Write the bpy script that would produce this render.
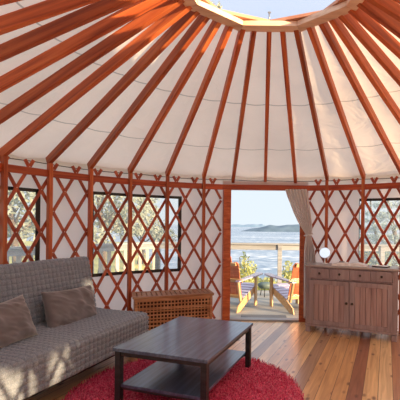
import bpy, bmesh, math, random
from mathutils import Vector, Matrix, noise
PI = math.pi
sin, cos, rad = math.sin, math.cos, math.radians
for o in list(bpy.data.objects): bpy.data.objects.remove(o, do_unlink=True)
S = bpy.context.scene
COL = S.collection
rnd = random.Random(7)

# ------------------------------------------------------------------ camera
HC = 1.435
cam = bpy.data.cameras.new('camera'); co = bpy.data.objects.new('camera', cam); COL.objects.link(co)
cam.sensor_width = 36; cam.lens = 370 * 36 / 400
cam.shift_x = -56 / 400; cam.shift_y = 24.8 / 400
cam.clip_start = 0.02; cam.clip_end = 6000
co.matrix_world = Matrix.Translation((0, 0, HC)) @ Matrix.Rotation(PI / 2, 4, 'X') @ Matrix.Rotation(0.012, 4, 'Z')
S.camera = co
# ------------------------------------------------------------------ world, sun, exposure
def nodes_of(idb):
    idb.use_nodes = True
    nt = idb.node_tree; nt.nodes.clear()
    return nt, nt.nodes.new, nt.links.new
w = bpy.data.worlds.new('sky'); S.world = w
nt, N, L = nodes_of(w)
out = N('ShaderNodeOutputWorld'); bg = N('ShaderNodeBackground'); L(bg.outputs[0], out.inputs[0])
tc = N('ShaderNodeTexCoord'); sx = N('ShaderNodeSeparateXYZ'); L(tc.outputs['Generated'], sx.inputs[0])
cr = N('ShaderNodeValToRGB'); L(sx.outputs[2], cr.inputs[0])
cr.color_ramp.elements[0].position = 0.0; cr.color_ramp.elements[0].color = (0.47, 0.525, 0.565, 1)
cr.color_ramp.elements[1].position = 0.95; cr.color_ramp.elements[1].color = (0.94, 0.98, 1.06, 1)
for q_, c_ in ((0.12, (0.46, 0.52, 0.57)), (0.42, (0.38, 0.44, 0.56)), (0.55, (0.42, 0.48, 0.59)), (0.70, (0.80, 0.84, 0.92))):
    e = cr.color_ramp.elements.new(q_); e.color = (*c_, 1)
L(cr.outputs[0], bg.inputs[0]); bg.inputs[1].default_value = 0.89
SUN_AZ, SUN_EL = 120, 8.6          # azimuth clockwise from the door axis
sun = bpy.data.lights.new('sun', 'SUN'); so = bpy.data.objects.new('sun', sun); COL.objects.link(so)
sun.energy = 7.6; sun.color = (1.0, 0.72, 0.42); sun.angle = rad(0.6)
sd = Vector((sin(rad(SUN_AZ)) * cos(rad(SUN_EL)), cos(rad(SUN_AZ)) * cos(rad(SUN_EL)), sin(rad(SUN_EL))))
so.rotation_euler = sd.to_track_quat('Z', 'Y').to_euler()
so.location = sd * 30
vs = S.view_settings
vs.view_transform = 'Standard'; vs.look = 'None'; vs.gamma = 1; vs.exposure = 1.0; vs.use_curve_mapping = False

# ------------------------------------------------------------------ helpers
def tag(o, label=None, cat=None, group=None, kind=None):
    if label: o['label'] = label
    if cat: o['category'] = cat
    if group: o['group'] = group
    if kind: o['kind'] = kind
    return o
def empty(name, loc=(0, 0, 0), rz=0.0, **k):
    o = bpy.data.objects.new(name, None); COL.objects.link(o)
    o.location = loc; o.rotation_euler = (0, 0, rz); o.empty_display_size = 0.1
    return tag(o, **k)
def mesh(name, verts, faces, mat, parent=None, smooth=False, mats=None, midx=None):
    me = bpy.data.meshes.new(name); me.from_pydata([tuple(v) for v in verts], [], faces); me.update()
    for m in (mats or [mat]): me.materials.append(m)
    if midx:
        for p, i in zip(me.polygons, midx): p.material_index = i
    if smooth:
        for p in me.polygons: p.use_smooth = True
    o = bpy.data.objects.new(name, me); COL.objects.link(o)
    if parent: o.parent = parent
    return o
def bmobj(name, bm, mat, parent=None, smooth=False):
    bmesh.ops.recalc_face_normals(bm, faces=bm.faces[:])
    me = bpy.data.meshes.new(name); bm.to_mesh(me); bm.free()
    me.materials.append(mat)
    if smooth:
        for p in me.polygons: p.use_smooth = True
    o = bpy.data.objects.new(name, me); COL.objects.link(o)
    if parent: o.parent = parent
    return o
def bx(bm, c, s, rot=None, bev=0.0):
    """box centred on c with size s, optional rotation matrix, bevelled edges"""
    M = Matrix.Translation(Vector(c)) @ (rot.to_4x4() if rot else Matrix.Identity(4)) @ Matrix.Diagonal((s[0], s[1], s[2], 1))
    r = bmesh.ops.create_cube(bm, size=1, matrix=M)
    if bev > 0:
        es = list({e for v in r['verts'] for e in v.link_edges})
        bmesh.ops.bevel(bm, geom=es, offset=min(bev, min(s) * .45), segments=2, affect='EDGES', profile=.6)
def box(name, c, s, mat, parent=None, rot=None, bev=0.004):
    bm = bmesh.new(); bx(bm, c, s, rot, bev); return bmobj(name, bm, mat, parent)
def beam(name, A, B, wdt, hgt, mat, parent=None, up=(0, 0, 1), bev=0.004, ext=0):
    """bar from A to B, local x along its length, so the grain runs along it"""
    A = Vector(A); B = Vector(B); d = (B - A); ln = d.length + ext; x = d.normalized()
    y = Vector(up).cross(x).normalized(); z = x.cross(y)
    bm = bmesh.new(); bx(bm, (0, 0, 0), (ln, wdt, hgt), None, bev)
    o = bmobj(name, bm, mat, parent)
    M = Matrix((x, y, z)).transposed().to_4x4(); M.translation = (A + B) / 2
    o.matrix_local = M
    return o
def tube(name, pts, r, mat, parent=None, seg=8, smooth=True, closed=False):
    n = len(pts); pts = [Vector(p) for p in pts]; vs_, fs = [], []
    for i, p in enumerate(pts):
        t = (pts[(i + 1) % n if closed else min(i + 1, n - 1)] - pts[i - 1 if (closed or i > 0) else 0]).normalized()
        a = t.cross(Vector((0, 0, 1)) if abs(t.z) < .9 else Vector((1, 0, 0))).normalized(); b = t.cross(a)
        rr = r[i] if isinstance(r, (list, tuple)) else r
        for k in range(seg):
            th = 2 * PI * k / seg; vs_.append(p + a * (rr * cos(th)) + b * (rr * sin(th)))
    m = n if closed else n - 1
    for i in range(m):
        for k in range(seg):
            j = (i + 1) % n
            fs.append((i * seg + k, i * seg + (k + 1) % seg, j * seg + (k + 1) % seg, j * seg + k))
    if not closed:
        fs.append(tuple(range(seg))[::-1]); fs.append(tuple((n - 1) * seg + k for k in range(seg)))
    return mesh(name, vs_, fs, mat, parent, smooth)
def lathe(name, prof, mat, parent=None, seg=24, c=(0, 0, 0), axis='z', smooth=True):
    vs_, fs = [], []
    for (r, h) in prof:
        for k in range(seg):
            a = 2 * PI * k / seg
            if axis == 'z': v = (c[0] + r * cos(a), c[1] + r * sin(a), c[2] + h)
            else: v = (c[0] + r * cos(a), c[1] + h, c[2] + r * sin(a))
            vs_.append(v)
    for i in range(len(prof) - 1):
        for k in range(seg):
            fs.append((i * seg + k, i * seg + (k + 1) % seg, (i + 1) * seg + (k + 1) % seg, (i + 1) * seg + k))
    o = mesh(name, vs_, fs, mat, parent, smooth)
    bm = bmesh.new(); bm.from_mesh(o.data); bmesh.ops.remove_doubles(bm, verts=bm.verts[:], dist=1e-5)
    bmesh.ops.holes_fill(bm, edges=[e for e in bm.edges if e.is_boundary], sides=0)
    bmesh.ops.recalc_face_normals(bm, faces=bm.faces[:]); bm.to_mesh(o.data); bm.free()
    return o
def prism(name, poly, z0, z1, mat, parent=None, bev=0.0):
    n = len(poly)
    vs_ = [(x, y, z0) for x, y in poly] + [(x, y, z1) for x, y in poly]
    fs = [tuple(range(n))[::-1], tuple(range(n, 2 * n))] + [(i, (i + 1) % n, n + (i + 1) % n, n + i) for i in range(n)]
    o = mesh(name, vs_, fs, mat, parent)
    bm = bmesh.new(); bm.from_mesh(o.data)
    if bev: bmesh.ops.bevel(bm, geom=bm.edges[:], offset=bev, segments=2, affect='EDGES', profile=.6)
    bmesh.ops.recalc_face_normals(bm, faces=bm.faces[:]); bm.to_mesh(o.data); bm.free()
    return o
def copy_tree(o, parent=None):
    c = o.copy(); COL.objects.link(c)
    if parent: c.parent = parent
    for ch in [x for x in bpy.data.objects if x.parent == o]: copy_tree(ch, c)
    return c

# ------------------------------------------------------------------ materials
def mat_base(name):
    m = bpy.data.materials.new(name); nt, N, L = nodes_of(m)
    out = N('ShaderNodeOutputMaterial'); p = N('ShaderNodeBsdfPrincipled'); L(p.outputs[0], out.inputs[0])
    return m, nt, N, L, p, out
def ramp(N, L, src, stops):
    r = N('ShaderNodeValToRGB'); L(src, r.inputs[0])
    el = r.color_ramp.elements
    el[0].position, el[0].color = stops[0][0], (*stops[0][1], 1)
    el[1].position, el[1].color = stops[-1][0], (*stops[-1][1], 1)
    for p_, c_ in stops[1:-1]:
        q = el.new(p_); q.color = (*c_, 1)
    return r
def bump(N, L, p, src, strength, dist=0.01):
    b = N('ShaderNodeBump'); b.inputs['Strength'].default_value = strength; b.inputs['Distance'].default_value = dist
    L(src, b.inputs['Height']); L(b.outputs[0], p.inputs['Normal']); return b
def wood(name, dark, mid, light, stretch=(1.2, 22, 22), rough=.45, coat=0.0, var=0.25, bmp=.15, knots=True):
    m, nt, N, L, p, out = mat_base(name)
    tc = N('ShaderNodeTexCoord'); oi = N('ShaderNodeObjectInfo')
    ad = N('ShaderNodeVectorMath'); ad.operation = 'ADD'; L(tc.outputs['Object'], ad.inputs[0])
    sc = N('ShaderNodeMath'); sc.operation = 'MULTIPLY'; sc.inputs[1].default_value = 37; L(oi.outputs['Random'], sc.inputs[0]); L(sc.outputs[0], ad.inputs[1])
    mp = N('ShaderNodeMapping'); mp.inputs['Scale'].default_value = stretch; L(ad.outputs[0], mp.inputs[0])
    no = N('ShaderNodeTexNoise'); no.inputs['Scale'].default_value = 1.0; no.inputs['Detail'].default_value = 5; no.inputs['Distortion'].default_value = .6
    L(mp.outputs[0], no.inputs['Vector'])
    r = ramp(N, L, no.outputs[0], [(0.3, dark), (0.5, mid), (0.72, light)])
    hs = N('ShaderNodeHueSaturation'); L(r.outputs[0], hs.inputs['Color'])
    mr = N('ShaderNodeMapRange'); mr.inputs[3].default_value = 1 - var; mr.inputs[4].default_value = 1 + var
    L(oi.outputs['Random'], mr.inputs[0]); L(mr.outputs[0], hs.inputs['Value'])
    last = hs.outputs[0]
    if knots:
        mp2 = N('ShaderNodeMapping'); mp2.inputs['Scale'].default_value = (3.0, 9, 9); L(ad.outputs[0], mp2.inputs[0])
        vo = N('ShaderNodeTexVoronoi'); vo.inputs['Scale'].default_value = 1; L(mp2.outputs[0], vo.inputs['Vector'])
        kr = ramp(N, L, vo.outputs['Distance'], [(0.0, (0.25, 0.2, 0.18)), (0.13, (1, 1, 1))])
        mx = N('ShaderNodeMix'); mx.data_type = 'RGBA'; mx.blend_type = 'MULTIPLY'; mx.inputs[0].default_value = .7
        L(last, mx.inputs[6]); L(kr.outputs[0], mx.inputs[7]); last = mx.outputs[2]
    L(last, p.inputs['Base Color'])
    p.inputs['Roughness'].default_value = rough; p.inputs['Coat Weight'].default_value = coat; p.inputs['Coat Roughness'].default_value = .15
    bump(N, L, p, no.outputs[0], bmp, .003)
    return m
def plain(name, col, rough=.5, metal=0.0, nscale=30, amt=.12, bmp=.0, coat=0, dist=.003, sheen=0):
    m, nt, N, L, p, out = mat_base(name)
    tc = N('ShaderNodeTexCoord'); no = N('ShaderNodeTexNoise'); no.inputs['Scale'].default_value = nscale; no.inputs['Detail'].default_value = 4
    L(tc.outputs['Object'], no.inputs['Vector'])
    r = ramp(N, L, no.outputs[0], [(0.3, tuple(c * (1 - amt) for c in col)), (0.7, tuple(min(1, c * (1 + amt)) for c in col))])
    L(r.outputs[0], p.inputs['Base Color']); p.inputs['Roughness'].default_value = rough; p.inputs['Metallic'].default_value = metal
    p.inputs['Coat Weight'].default_value = coat; p.inputs['Sheen Weight'].default_value = sheen
    if bmp: bump(N, L, p, no.outputs[0], bmp, dist)
    return m
M = {}
M['rafter'] = wood('fir_rafter', (0.29, 0.052, 0.014), (0.52, 0.115, 0.030), (0.68, 0.205, 0.060), var=.28, rough=.5)
M['stud'] = wood('fir_stud', (0.34, 0.056, 0.016), (0.52, 0.108, 0.028), (0.64, 0.19, 0.055), stretch=(1.5, 30, 30), var=.2)
M['plate'] = wood('fir_plate', (0.30, 0.044, 0.016), (0.50, 0.085, 0.026), (0.60, 0.140, 0.040), stretch=(1.5, 26, 26), var=.25)
M['slat'] = wood('lattice_fir', (0.26, 0.045, 0.022), (0.42, 0.080, 0.034), (0.55, 0.140, 0.058), stretch=(10, 10, 6), var=.25, knots=False, bmp=.05)
M['ring'] = wood('ring_pine', (0.64, 0.38, 0.24), (0.80, 0.54, 0.37), (0.86, 0.64, 0.46), stretch=(2, 14, 30), var=.12, knots=False)
M['ring_red'] = wood('ring_fir', (0.50, 0.19, 0.10), (0.62, 0.28, 0.16), (0.70, 0.36, 0.22), stretch=(2, 14, 30), var=.12, knots=False)
M['bolt'] = plain('bolt_zinc', (0.62, 0.56, 0.50), .4, .6)
M['chest'] = wood('acacia', (0.30, 0.115, 0.05), (0.47, 0.215, 0.10), (0.64, 0.36, 0.20), stretch=(3, 20, 20), var=.25, knots=False)
M['hole_shade'] = plain('dark_hole_shade', (0.06, 0.026, 0.016), .9)  # dark fill standing in for shade behind the grille holes
M['table'] = wood('black_brown_stain', (0.010, 0.009, 0.011), (0.020, 0.018, 0.022), (0.036, 0.032, 0.040), stretch=(2, 28, 28), rough=.45, coat=.15, var=.1, knots=False, bmp=.12)
for n_ in M['table'].node_tree.nodes:
    if n_.type == 'BSDF_PRINCIPLED': n_.inputs['Coat Roughness'].default_value = .3
M['tabletop'] = wood('black_brown_painted_sheen', (0.022, 0.046, 0.105), (0.050, 0.090, 0.180), (0.100, 0.155, 0.270), stretch=(2, 28, 28), rough=.28, coat=.8, var=.05, knots=False, bmp=.10)  # blue of the reflected sky put into the top and shelf colour
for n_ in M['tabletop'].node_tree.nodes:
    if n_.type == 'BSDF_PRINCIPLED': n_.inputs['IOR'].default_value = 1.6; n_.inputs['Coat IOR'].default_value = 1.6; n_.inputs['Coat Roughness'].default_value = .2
M['cab'] = wood('grey_brown_pine', (0.25, 0.190, 0.205), (0.345, 0.270, 0.285), (0.41, 0.335, 0.35), stretch=(22, 22, 1.6), var=.10, rough=.5, knots=False)
M['cab_panel'] = wood('grey_brown_pine_panel', (0.29, 0.190, 0.190), (0.41, 0.290, 0.285), (0.50, 0.365, 0.36), stretch=(30, 30, 1.4), var=.12, rough=.5, knots=False)
M['cab_top'] = wood('grey_brown_pine_top', (0.30, 0.27, 0.28), (0.40, 0.37, 0.37), (0.48, 0.44, 0.44), stretch=(1.6, 22, 22), var=.05, rough=.3, coat=.4, knots=False)
M['knob'] = plain('dark_knob', (0.035, 0.024, 0.022), .35)
M['black'] = plain('black_metal', (0.012, 0.012, 0.014), .4)
M['deck'] = None
M['rail'] = wood('weathered_rail', (0.20, 0.20, 0.20), (0.29, 0.295, 0.30), (0.36, 0.37, 0.375), var=.12, knots=False)
M['baluster'] = wood('pale_cedar', (0.30, 0.26, 0.20), (0.40, 0.35, 0.28), (0.48, 0.43, 0.35), var=.15, knots=False)
M['adi'] = wood('chair_red_cedar', (0.26, 0.06, 0.025), (0.40, 0.10, 0.038), (0.50, 0.15, 0.06), var=.12, rough=.28, coat=.9, knots=False)
M['adi_leg'] = wood('chair_yellow_cedar', (0.34, 0.20, 0.09), (0.46, 0.29, 0.14), (0.55, 0.37, 0.19), var=.1, rough=.35, coat=.4, knots=False)
M['adi_arm'] = wood('chair_sky_lilac', (0.27, 0.23, 0.33), (0.35, 0.30, 0.42), (0.42, 0.37, 0.48), var=.05, rough=.25, coat=.9, knots=False)  # lilac is sky reflection painted into the armrest and seat slat colour
M['cable'] = plain('steel_cable', (0.10, 0.09, 0.08), .5, .5)
M['mirror'] = plain('mirror_glass', (0.9, 0.9, 0.9), .03, 1.0, amt=.0)
M['white'] = plain('white_enamel', (0.8, 0.8, 0.78), .4)
M['paper'] = plain('paper', (0.86, 0.88, 0.90), .6)
M['ink'] = plain('printed_page', (0.22, 0.22, 0.25), .5, nscale=60, amt=.7)
M['mat_grey'] = plain('doormat', (0.10, 0.11, 0.13), .9, bmp=.5, nscale=150)
M['stone'] = plain('grey_green_top', (0.09, 0.13, 0.12), .6)
M['bark'] = plain('bark', (0.10, 0.075, 0.055), .9, nscale=12, amt=.4, bmp=.6, dist=.02)
M['opener'] = plain('opener_metal', (0.30, 0.30, 0.32), .4, .7)

def cloth(name, refl, trans, ring_lines=None, wr=.5, wscale=(1, 1, 1), dist=.02):
    """woven vinyl-coated cloth: part of the light passes through"""
    m = bpy.data.materials.new(name); nt, N, L = nodes_of(m)
    out = N('ShaderNodeOutputMaterial'); df = N('ShaderNodeBsdfDiffuse'); tr = N('ShaderNodeBsdfTranslucent'); ad = N('ShaderNodeAddShader')
    tc = N('ShaderNodeTexCoord'); mp = N('ShaderNodeMapping'); mp.inputs['Scale'].default_value = wscale; L(tc.outputs['Object'], mp.inputs[0])
    no = N('ShaderNodeTexNoise'); no.inputs['Scale'].default_value = 2.2; no.inputs['Detail'].default_value = 6; no.inputs['Distortion'].default_value = 1.2; L(mp.outputs[0], no.inputs['Vector'])
    b = N('ShaderNodeBump'); b.inputs['Strength'].default_value = wr; b.inputs['Distance'].default_value = dist; L(no.outputs[0], b.inputs['Height'])
    L(b.outputs[0], df.inputs['Normal']); L(b.outputs[0], tr.inputs['Normal'])
    n2 = N('ShaderNodeTexNoise'); n2.inputs['Scale'].default_value = 1.1; n2.inputs['Detail'].default_value = 5; L(tc.outputs['Object'], n2.inputs['Vector'])
    def col(c, dst):
        r = ramp(N, L, n2.outputs[0], [(0.3, tuple(k * .90 for k in c)), (0.7, tuple(min(.98, k * 1.05) for k in c))])
        last = r.outputs[0]
        if ring_lines:
            sxy = N('ShaderNodeSeparateXYZ'); L(tc.outputs['Object'], sxy.inputs[0])
            cb = N('ShaderNodeCombineXYZ'); L(sxy.outputs[0], cb.inputs[0]); L(sxy.outputs[1], cb.inputs[1])
            ln = N('ShaderNodeVectorMath'); ln.operation = 'LENGTH'; L(cb.outputs[0], ln.inputs[0])
            for q in ring_lines:
                s_ = N('ShaderNodeMath'); s_.operation = 'COMPARE'; s_.inputs[1].default_value = q; s_.inputs[2].default_value = .006; L(ln.outputs['Value'], s_.inputs[0])
                mx = N('ShaderNodeMix'); mx.data_type = 'RGBA'; L(s_.outputs[0], mx.inputs[0]); L(last, mx.inputs[6]); mx.inputs[7].default_value = (*[k * .55 for k in c], 1); last = mx.outputs[2]
        L(last, dst)
    col(refl, df.inputs[0]); col(trans, tr.inputs[0])
    L(df.outputs[0], ad.inputs[0]); L(tr.outputs[0], ad.inputs[1]); L(ad.outputs[0], out.inputs[0])
    return m
M['roof'] = cloth('roof_cloth', (0.45, 0.395, 0.345), (0.39, 0.328, 0.272), ring_lines=(1.70, 2.46), wr=.9, wscale=(1, 1, 1), dist=.032)
M['wallc'] = cloth('wall_cloth', (0.455, 0.42, 0.415), (0.435, 0.392, 0.388), wr=.5, wscale=(1.5, 1.5, .7))
M['curtain'] = cloth('curtain_linen', (0.55, 0.53, 0.53), (0.34, 0.33, 0.33), wr=.4, wscale=(6, 6, .6), dist=.01)
def vinyl(name, haze, tint, wr):
    m = bpy.data.materials.new(name); nt, N, L = nodes_of(m)
    out = N('ShaderNodeOutputMaterial'); t = N('ShaderNodeBsdfTransparent'); t.inputs[0].default_value = (*tint, 1)
    tl = N('ShaderNodeBsdfTranslucent'); tl.inputs[0].default_value = (0.85, 0.85, 0.85, 1)
    g = N('ShaderNodeBsdfGlossy'); g.inputs['Roughness'].default_value = .08; g.inputs[0].default_value = (1, 1, 1, 1)
    tc = N('ShaderNodeTexCoord'); no = N('ShaderNodeTexNoise'); no.inputs['Scale'].default_value = 3; no.inputs['Detail'].default_value = 3; no.inputs['Distortion'].default_value = 1.5; L(tc.outputs['Object'], no.inputs['Vector'])
    b = N('ShaderNodeBump'); b.inputs['Strength'].default_value = wr; b.inputs['Distance'].default_value = .05; L(no.outputs[0], b.inputs['Height']); L(b.outputs[0], g.inputs['Normal'])
    m1 = N('ShaderNodeMixShader'); m1.inputs[0].default_value = haze; L(t.outputs[0], m1.inputs[1]); L(tl.outputs[0], m1.inputs[2])
    fr = N('ShaderNodeFresnel'); fr.inputs[0].default_value = 1.35; L(b.outputs[0], fr.inputs['Normal'])
    m2 = N('ShaderNodeMixShader'); L(fr.outputs[0], m2.inputs[0]); L(m1.outputs[0], m2.inputs[1]); L(g.outputs[0], m2.inputs[2]); L(m2.outputs[0], out.inputs[0])
    return m
M['vinyl'] = vinyl('clear_vinyl', .26, (.96, .96, .95), .6)
M['dome'] = vinyl('acrylic_dome', .03, (.97, .98, .99), .0)

# floor boards
def floor_mat():
    m, nt, N, L, p, out = mat_base('pine_floorboards')
    tc = N('ShaderNodeTexCoord'); mp = N('ShaderNodeMapping'); mp.vector_type = 'TEXTURE'
    mp.inputs['Rotation'].default_value = (0, 0, rad(-19.5)); L(tc.outputs['Object'], mp.inputs[0])
    s = N('ShaderNodeSeparateXYZ'); L(mp.outputs[0], s.inputs[0])
    def math_(op, a, b=None, v=None):
        q = N('ShaderNodeMath'); q.operation = op; L(a, q.inputs[0])
        if b is not None: L(b, q.inputs[1])
        if v is not None: q.inputs[1].default_value = v
        return q.outputs[0]
    u = math_('DIVIDE', math_('ADD', s.outputs[0], v=.305), v=.1235)
    idx = math_('FLOOR', u); fr = math_('FRACT', u)
    wn = N('ShaderNodeTexWhiteNoise'); wn.noise_dimensions = '1D'; L(math_('ADD', idx, v=12.37), wn.inputs['W'])
    base = ramp(N, L, wn.outputs[0], [(0, (0.60, 0.31, 0.12)), (.35, (0.74, 0.43, 0.18)), (.7, (0.84, 0.56, 0.27)), (1, (0.88, 0.66, 0.38))])
    # the brown boards
    last = base.outputs[0]
    for k, c, f in ((0, (0.30, 0.11, 0.055), .95), (3, (0.42, 0.18, 0.085), .8), (-4, (0.36, 0.20, 0.12), .8), (-9, (0.22, 0.11, 0.06), .7)):
        cmp_ = N('ShaderNodeMath'); cmp_.operation = 'COMPARE'; L(idx, cmp_.inputs[0]); cmp_.inputs[1].default_value = k; cmp_.inputs[2].default_value = .3
        ff = math_('MULTIPLY', cmp_.outputs[0], v=f)
        mx = N('ShaderNodeMix'); mx.data_type = 'RGBA'; L(ff, mx.inputs[0]); L(last, mx.inputs[6]); mx.inputs[7].default_value = (*c, 1); last = mx.outputs[2]
    # grain
    cb = N('ShaderNodeCombineXYZ'); L(math_('MULTIPLY', s.outputs[0], v=26), cb.inputs[0]); L(math_('MULTIPLY', s.outputs[1], v=1.6), cb.inputs[1]); L(math_('MULTIPLY', idx, v=7.3), cb.inputs[2])
    no = N('ShaderNodeTexNoise'); no.inputs['Scale'].default_value = 1; no.inputs['Detail'].default_value = 6; no.inputs['Distortion'].default_value = .8; L(cb.outputs[0], no.inputs['Vector'])
    g = ramp(N, L, no.outputs[0], [(.3, (.62, .55, .5)), (.7, (1.18, 1.18, 1.18))])
    mx = N('ShaderNodeMix'); mx.data_type = 'RGBA'; mx.blend_type = 'MULTIPLY'; mx.inputs[0].default_value = .8; L(last, mx.inputs[6]); L(g.outputs[0], mx.inputs[7]); last = mx.outputs[2]
    # knots
    cb2 = N('ShaderNodeCombineXYZ'); L(math_('MULTIPLY', s.outputs[0], v=9.5), cb2.inputs[0]); L(math_('MULTIPLY', s.outputs[1], v=4.6), cb2.inputs[1]); L(math_('MULTIPLY', idx, v=3.1), cb2.inputs[2])
    vo = N('ShaderNodeTexVoronoi'); vo.voronoi_dimensions = '3D'; vo.inputs['Scale'].default_value = 1; vo.inputs['Randomness'].default_value = 1; L(cb2.outputs[0], vo.inputs['Vector'])
    kr = ramp(N, L, vo.outputs['Distance'], [(0.08, (0.22, 0.13, 0.09)), (0.22, (1, 1, 1))])
    mx = N('ShaderNodeMix'); mx.data_type = 'RGBA'; mx.blend_type = 'MULTIPLY'; mx.inputs[0].default_value = .85; L(last, mx.inputs[6]); L(kr.outputs[0], mx.inputs[7]); last = mx.outputs[2]
    # gaps
    a = math_('ABSOLUTE', math_('SUBTRACT', fr, v=.5)); gap = math_('GREATER_THAN', a, v=.482)
    mx = N('ShaderNodeMix'); mx.data_type = 'RGBA'; L(gap, mx.inputs[0]); L(last, mx.inputs[6]); mx.inputs[7].default_value = (0.09, 0.045, 0.02, 1)
    L(mx.outputs[2], p.inputs['Base Color'])
    p.inputs['Roughness'].default_value = .36; p.inputs['Coat Weight'].default_value = 1.0; p.inputs['Coat Roughness'].default_value = .24; p.inputs['Coat IOR'].default_value = 1.6
    bump(N, L, p, no.outputs[0], .12, .004)
    return m
M['floor'] = floor_mat()
def deck_mat():
    m, nt, N, L, p, out = mat_base('weathered_deck_boards')
    tc = N('ShaderNodeTexCoord'); s = N('ShaderNodeSeparateXYZ'); L(tc.outputs['Object'], s.inputs[0])
    def math_(op, a, v): q = N('ShaderNodeMath'); q.operation = op; L(a, q.inputs[0]); q.inputs[1].default_value = v; return q.outputs[0]
    u = math_('DIVIDE', s.outputs[1], .14); idx = math_('FLOOR', u, 0); fr = math_('FRACT', u, 0)
    wn = N('ShaderNodeTexWhiteNoise'); wn.noise_dimensions = '1D'; L(idx, wn.inputs['W'])
    r = ramp(N, L, wn.outputs[0], [(0, (0.24, 0.255, 0.25)), (.6, (0.34, 0.34, 0.32)), (1, (0.46, 0.43, 0.37))])
    no = N('ShaderNodeTexNoise'); no.inputs['Scale'].default_value = 3; no.inputs['Detail'].default_value = 6
    mp = N('ShaderNodeMapping'); mp.inputs['Scale'].default_value = (1, 12, 1); L(tc.outputs['Object'], mp.inputs[0]); L(mp.outputs[0], no.inputs['Vector'])
    g = ramp(N, L, no.outputs[0], [(.3, (.75, .75, .78)), (.7, (1.15, 1.13, 1.1))])
    mx = N('ShaderNodeMix'); mx.data_type = 'RGBA'; mx.blend_type = 'MULTIPLY'; mx.inputs[0].default_value = .9; L(r.outputs[0], mx.inputs[6]); L(g.outputs[0], mx.inputs[7])
    gp = math_('GREATER_THAN', fr, .95)
    m2 = N('ShaderNodeMix'); m2.data_type = 'RGBA'; L(gp, m2.inputs[0]); L(mx.outputs[2], m2.inputs[6]); m2.inputs[7].default_value = (.06, .06, .055, 1)
    L(m2.outputs[2], p.inputs['Base Color']); p.inputs['Roughness'].default_value = .6
    return m
M['deck'] = deck_mat()
def sea_mat():
    m, nt, N, L, p, out = mat_base('sea_water')
    tc = N('ShaderNodeTexCoord'); mp = N('ShaderNodeMapping'); mp.inputs['Scale'].default_value = (.28, .55, 1); L(tc.outputs['Object'], mp.inputs[0])
    no = N('ShaderNodeTexNoise'); no.inputs['Scale'].default_value = 1; no.inputs['Detail'].default_value = 9; no.inputs['Roughness'].default_value = .62; L(mp.outputs[0], no.inputs['Vector'])
    mp2 = N('ShaderNodeMapping'); mp2.inputs['Scale'].default_value = (.012, .03, 1); L(tc.outputs['Object'], mp2.inputs[0])
    n2 = N('ShaderNodeTexNoise'); n2.inputs['Scale'].default_value = 1; n2.inputs['Detail'].default_value = 4; L(mp2.outputs[0], n2.inputs['Vector'])
    av = N('ShaderNodeMath'); av.operation = 'MULTIPLY_ADD'; L(n2.outputs[0], av.inputs[0]); av.inputs[1].default_value = .55; L(no.outputs[0], av.inputs[2])
    r = ramp(N, L, av.outputs[0], [(.64, (0.09, 0.16, 0.25)), (.78, (0.24, 0.32, 0.41)), (.88, (0.55, 0.60, 0.63)), (.95, (0.85, 0.85, 0.83))])  # white glints painted into the water colour
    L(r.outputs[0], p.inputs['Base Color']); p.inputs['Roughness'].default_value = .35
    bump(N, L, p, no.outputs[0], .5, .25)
    return m
M['sea'] = sea_mat()
def leafm(name, c1, c2, c3, sc=6, tr=.25):
    m, nt, N, L, p, out = mat_base(name)
    tc = N('ShaderNodeTexCoord'); no = N('ShaderNodeTexNoise'); no.inputs['Scale'].default_value = sc; no.inputs['Detail'].default_value = 4; L(tc.outputs['Object'], no.inputs['Vector'])
    r = ramp(N, L, no.outputs[0], [(.3, c1), (.5, c2), (.7, c3)]); L(r.outputs[0], p.inputs['Base Color']); p.inputs['Roughness'].default_value = .6
    t = N('ShaderNodeBsdfTranslucent'); L(r.outputs[0], t.inputs[0]); mx = N('ShaderNodeMixShader'); mx.inputs[0].default_value = tr
    L(p.outputs[0], mx.inputs[1]); L(t.outputs[0], mx.inputs[2]); L(mx.outputs[0], out.inputs[0])
    return m
M['leaf'] = leafm('pale_leaves', (0.18, 0.21, 0.17), (0.29, 0.33, 0.28), (0.44, 0.48, 0.41))
M['needle'] = leafm('blue_needles', (0.12, 0.18, 0.21), (0.24, 0.33, 0.36), (0.42, 0.50, 0.50))
M['shrub'] = leafm('yellow_shrub', (0.34, 0.38, 0.15), (0.46, 0.49, 0.20), (0.58, 0.58, 0.30), tr=.5)
M['grass'] = leafm('dry_grass', (0.48, 0.46, 0.12), (0.62, 0.58, 0.15), (0.70, 0.66, 0.24), sc=3)
M['isle'] = leafm('island_slopes', (0.05, 0.09, 0.13), (0.08, 0.13, 0.18), (0.12, 0.18, 0.23), sc=.05, tr=0)
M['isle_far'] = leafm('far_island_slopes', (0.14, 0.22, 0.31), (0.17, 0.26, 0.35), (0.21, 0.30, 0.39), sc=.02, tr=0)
def rug_mat():
    m, nt, N, L, p, out = mat_base('crimson_shag')
    tc = N('ShaderNodeTexCoord')
    no = N('ShaderNodeTexNoise'); no.inputs['Scale'].default_value = 70; no.inputs['Detail'].default_value = 3; L(tc.outputs['Object'], no.inputs['Vector'])
    r = ramp(N, L, no.outputs[0], [(.3, (0.28, 0.004, 0.035)), (.5, (0.62, 0.018, 0.105)), (.68, (0.86, 0.16, 0.28))])
    L(r.outputs[0], p.inputs['Base Color']); p.inputs['Roughness'].default_value = .8; p.inputs['Sheen Weight'].default_value = .3
    return m
M['rug'] = rug_mat()
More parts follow.
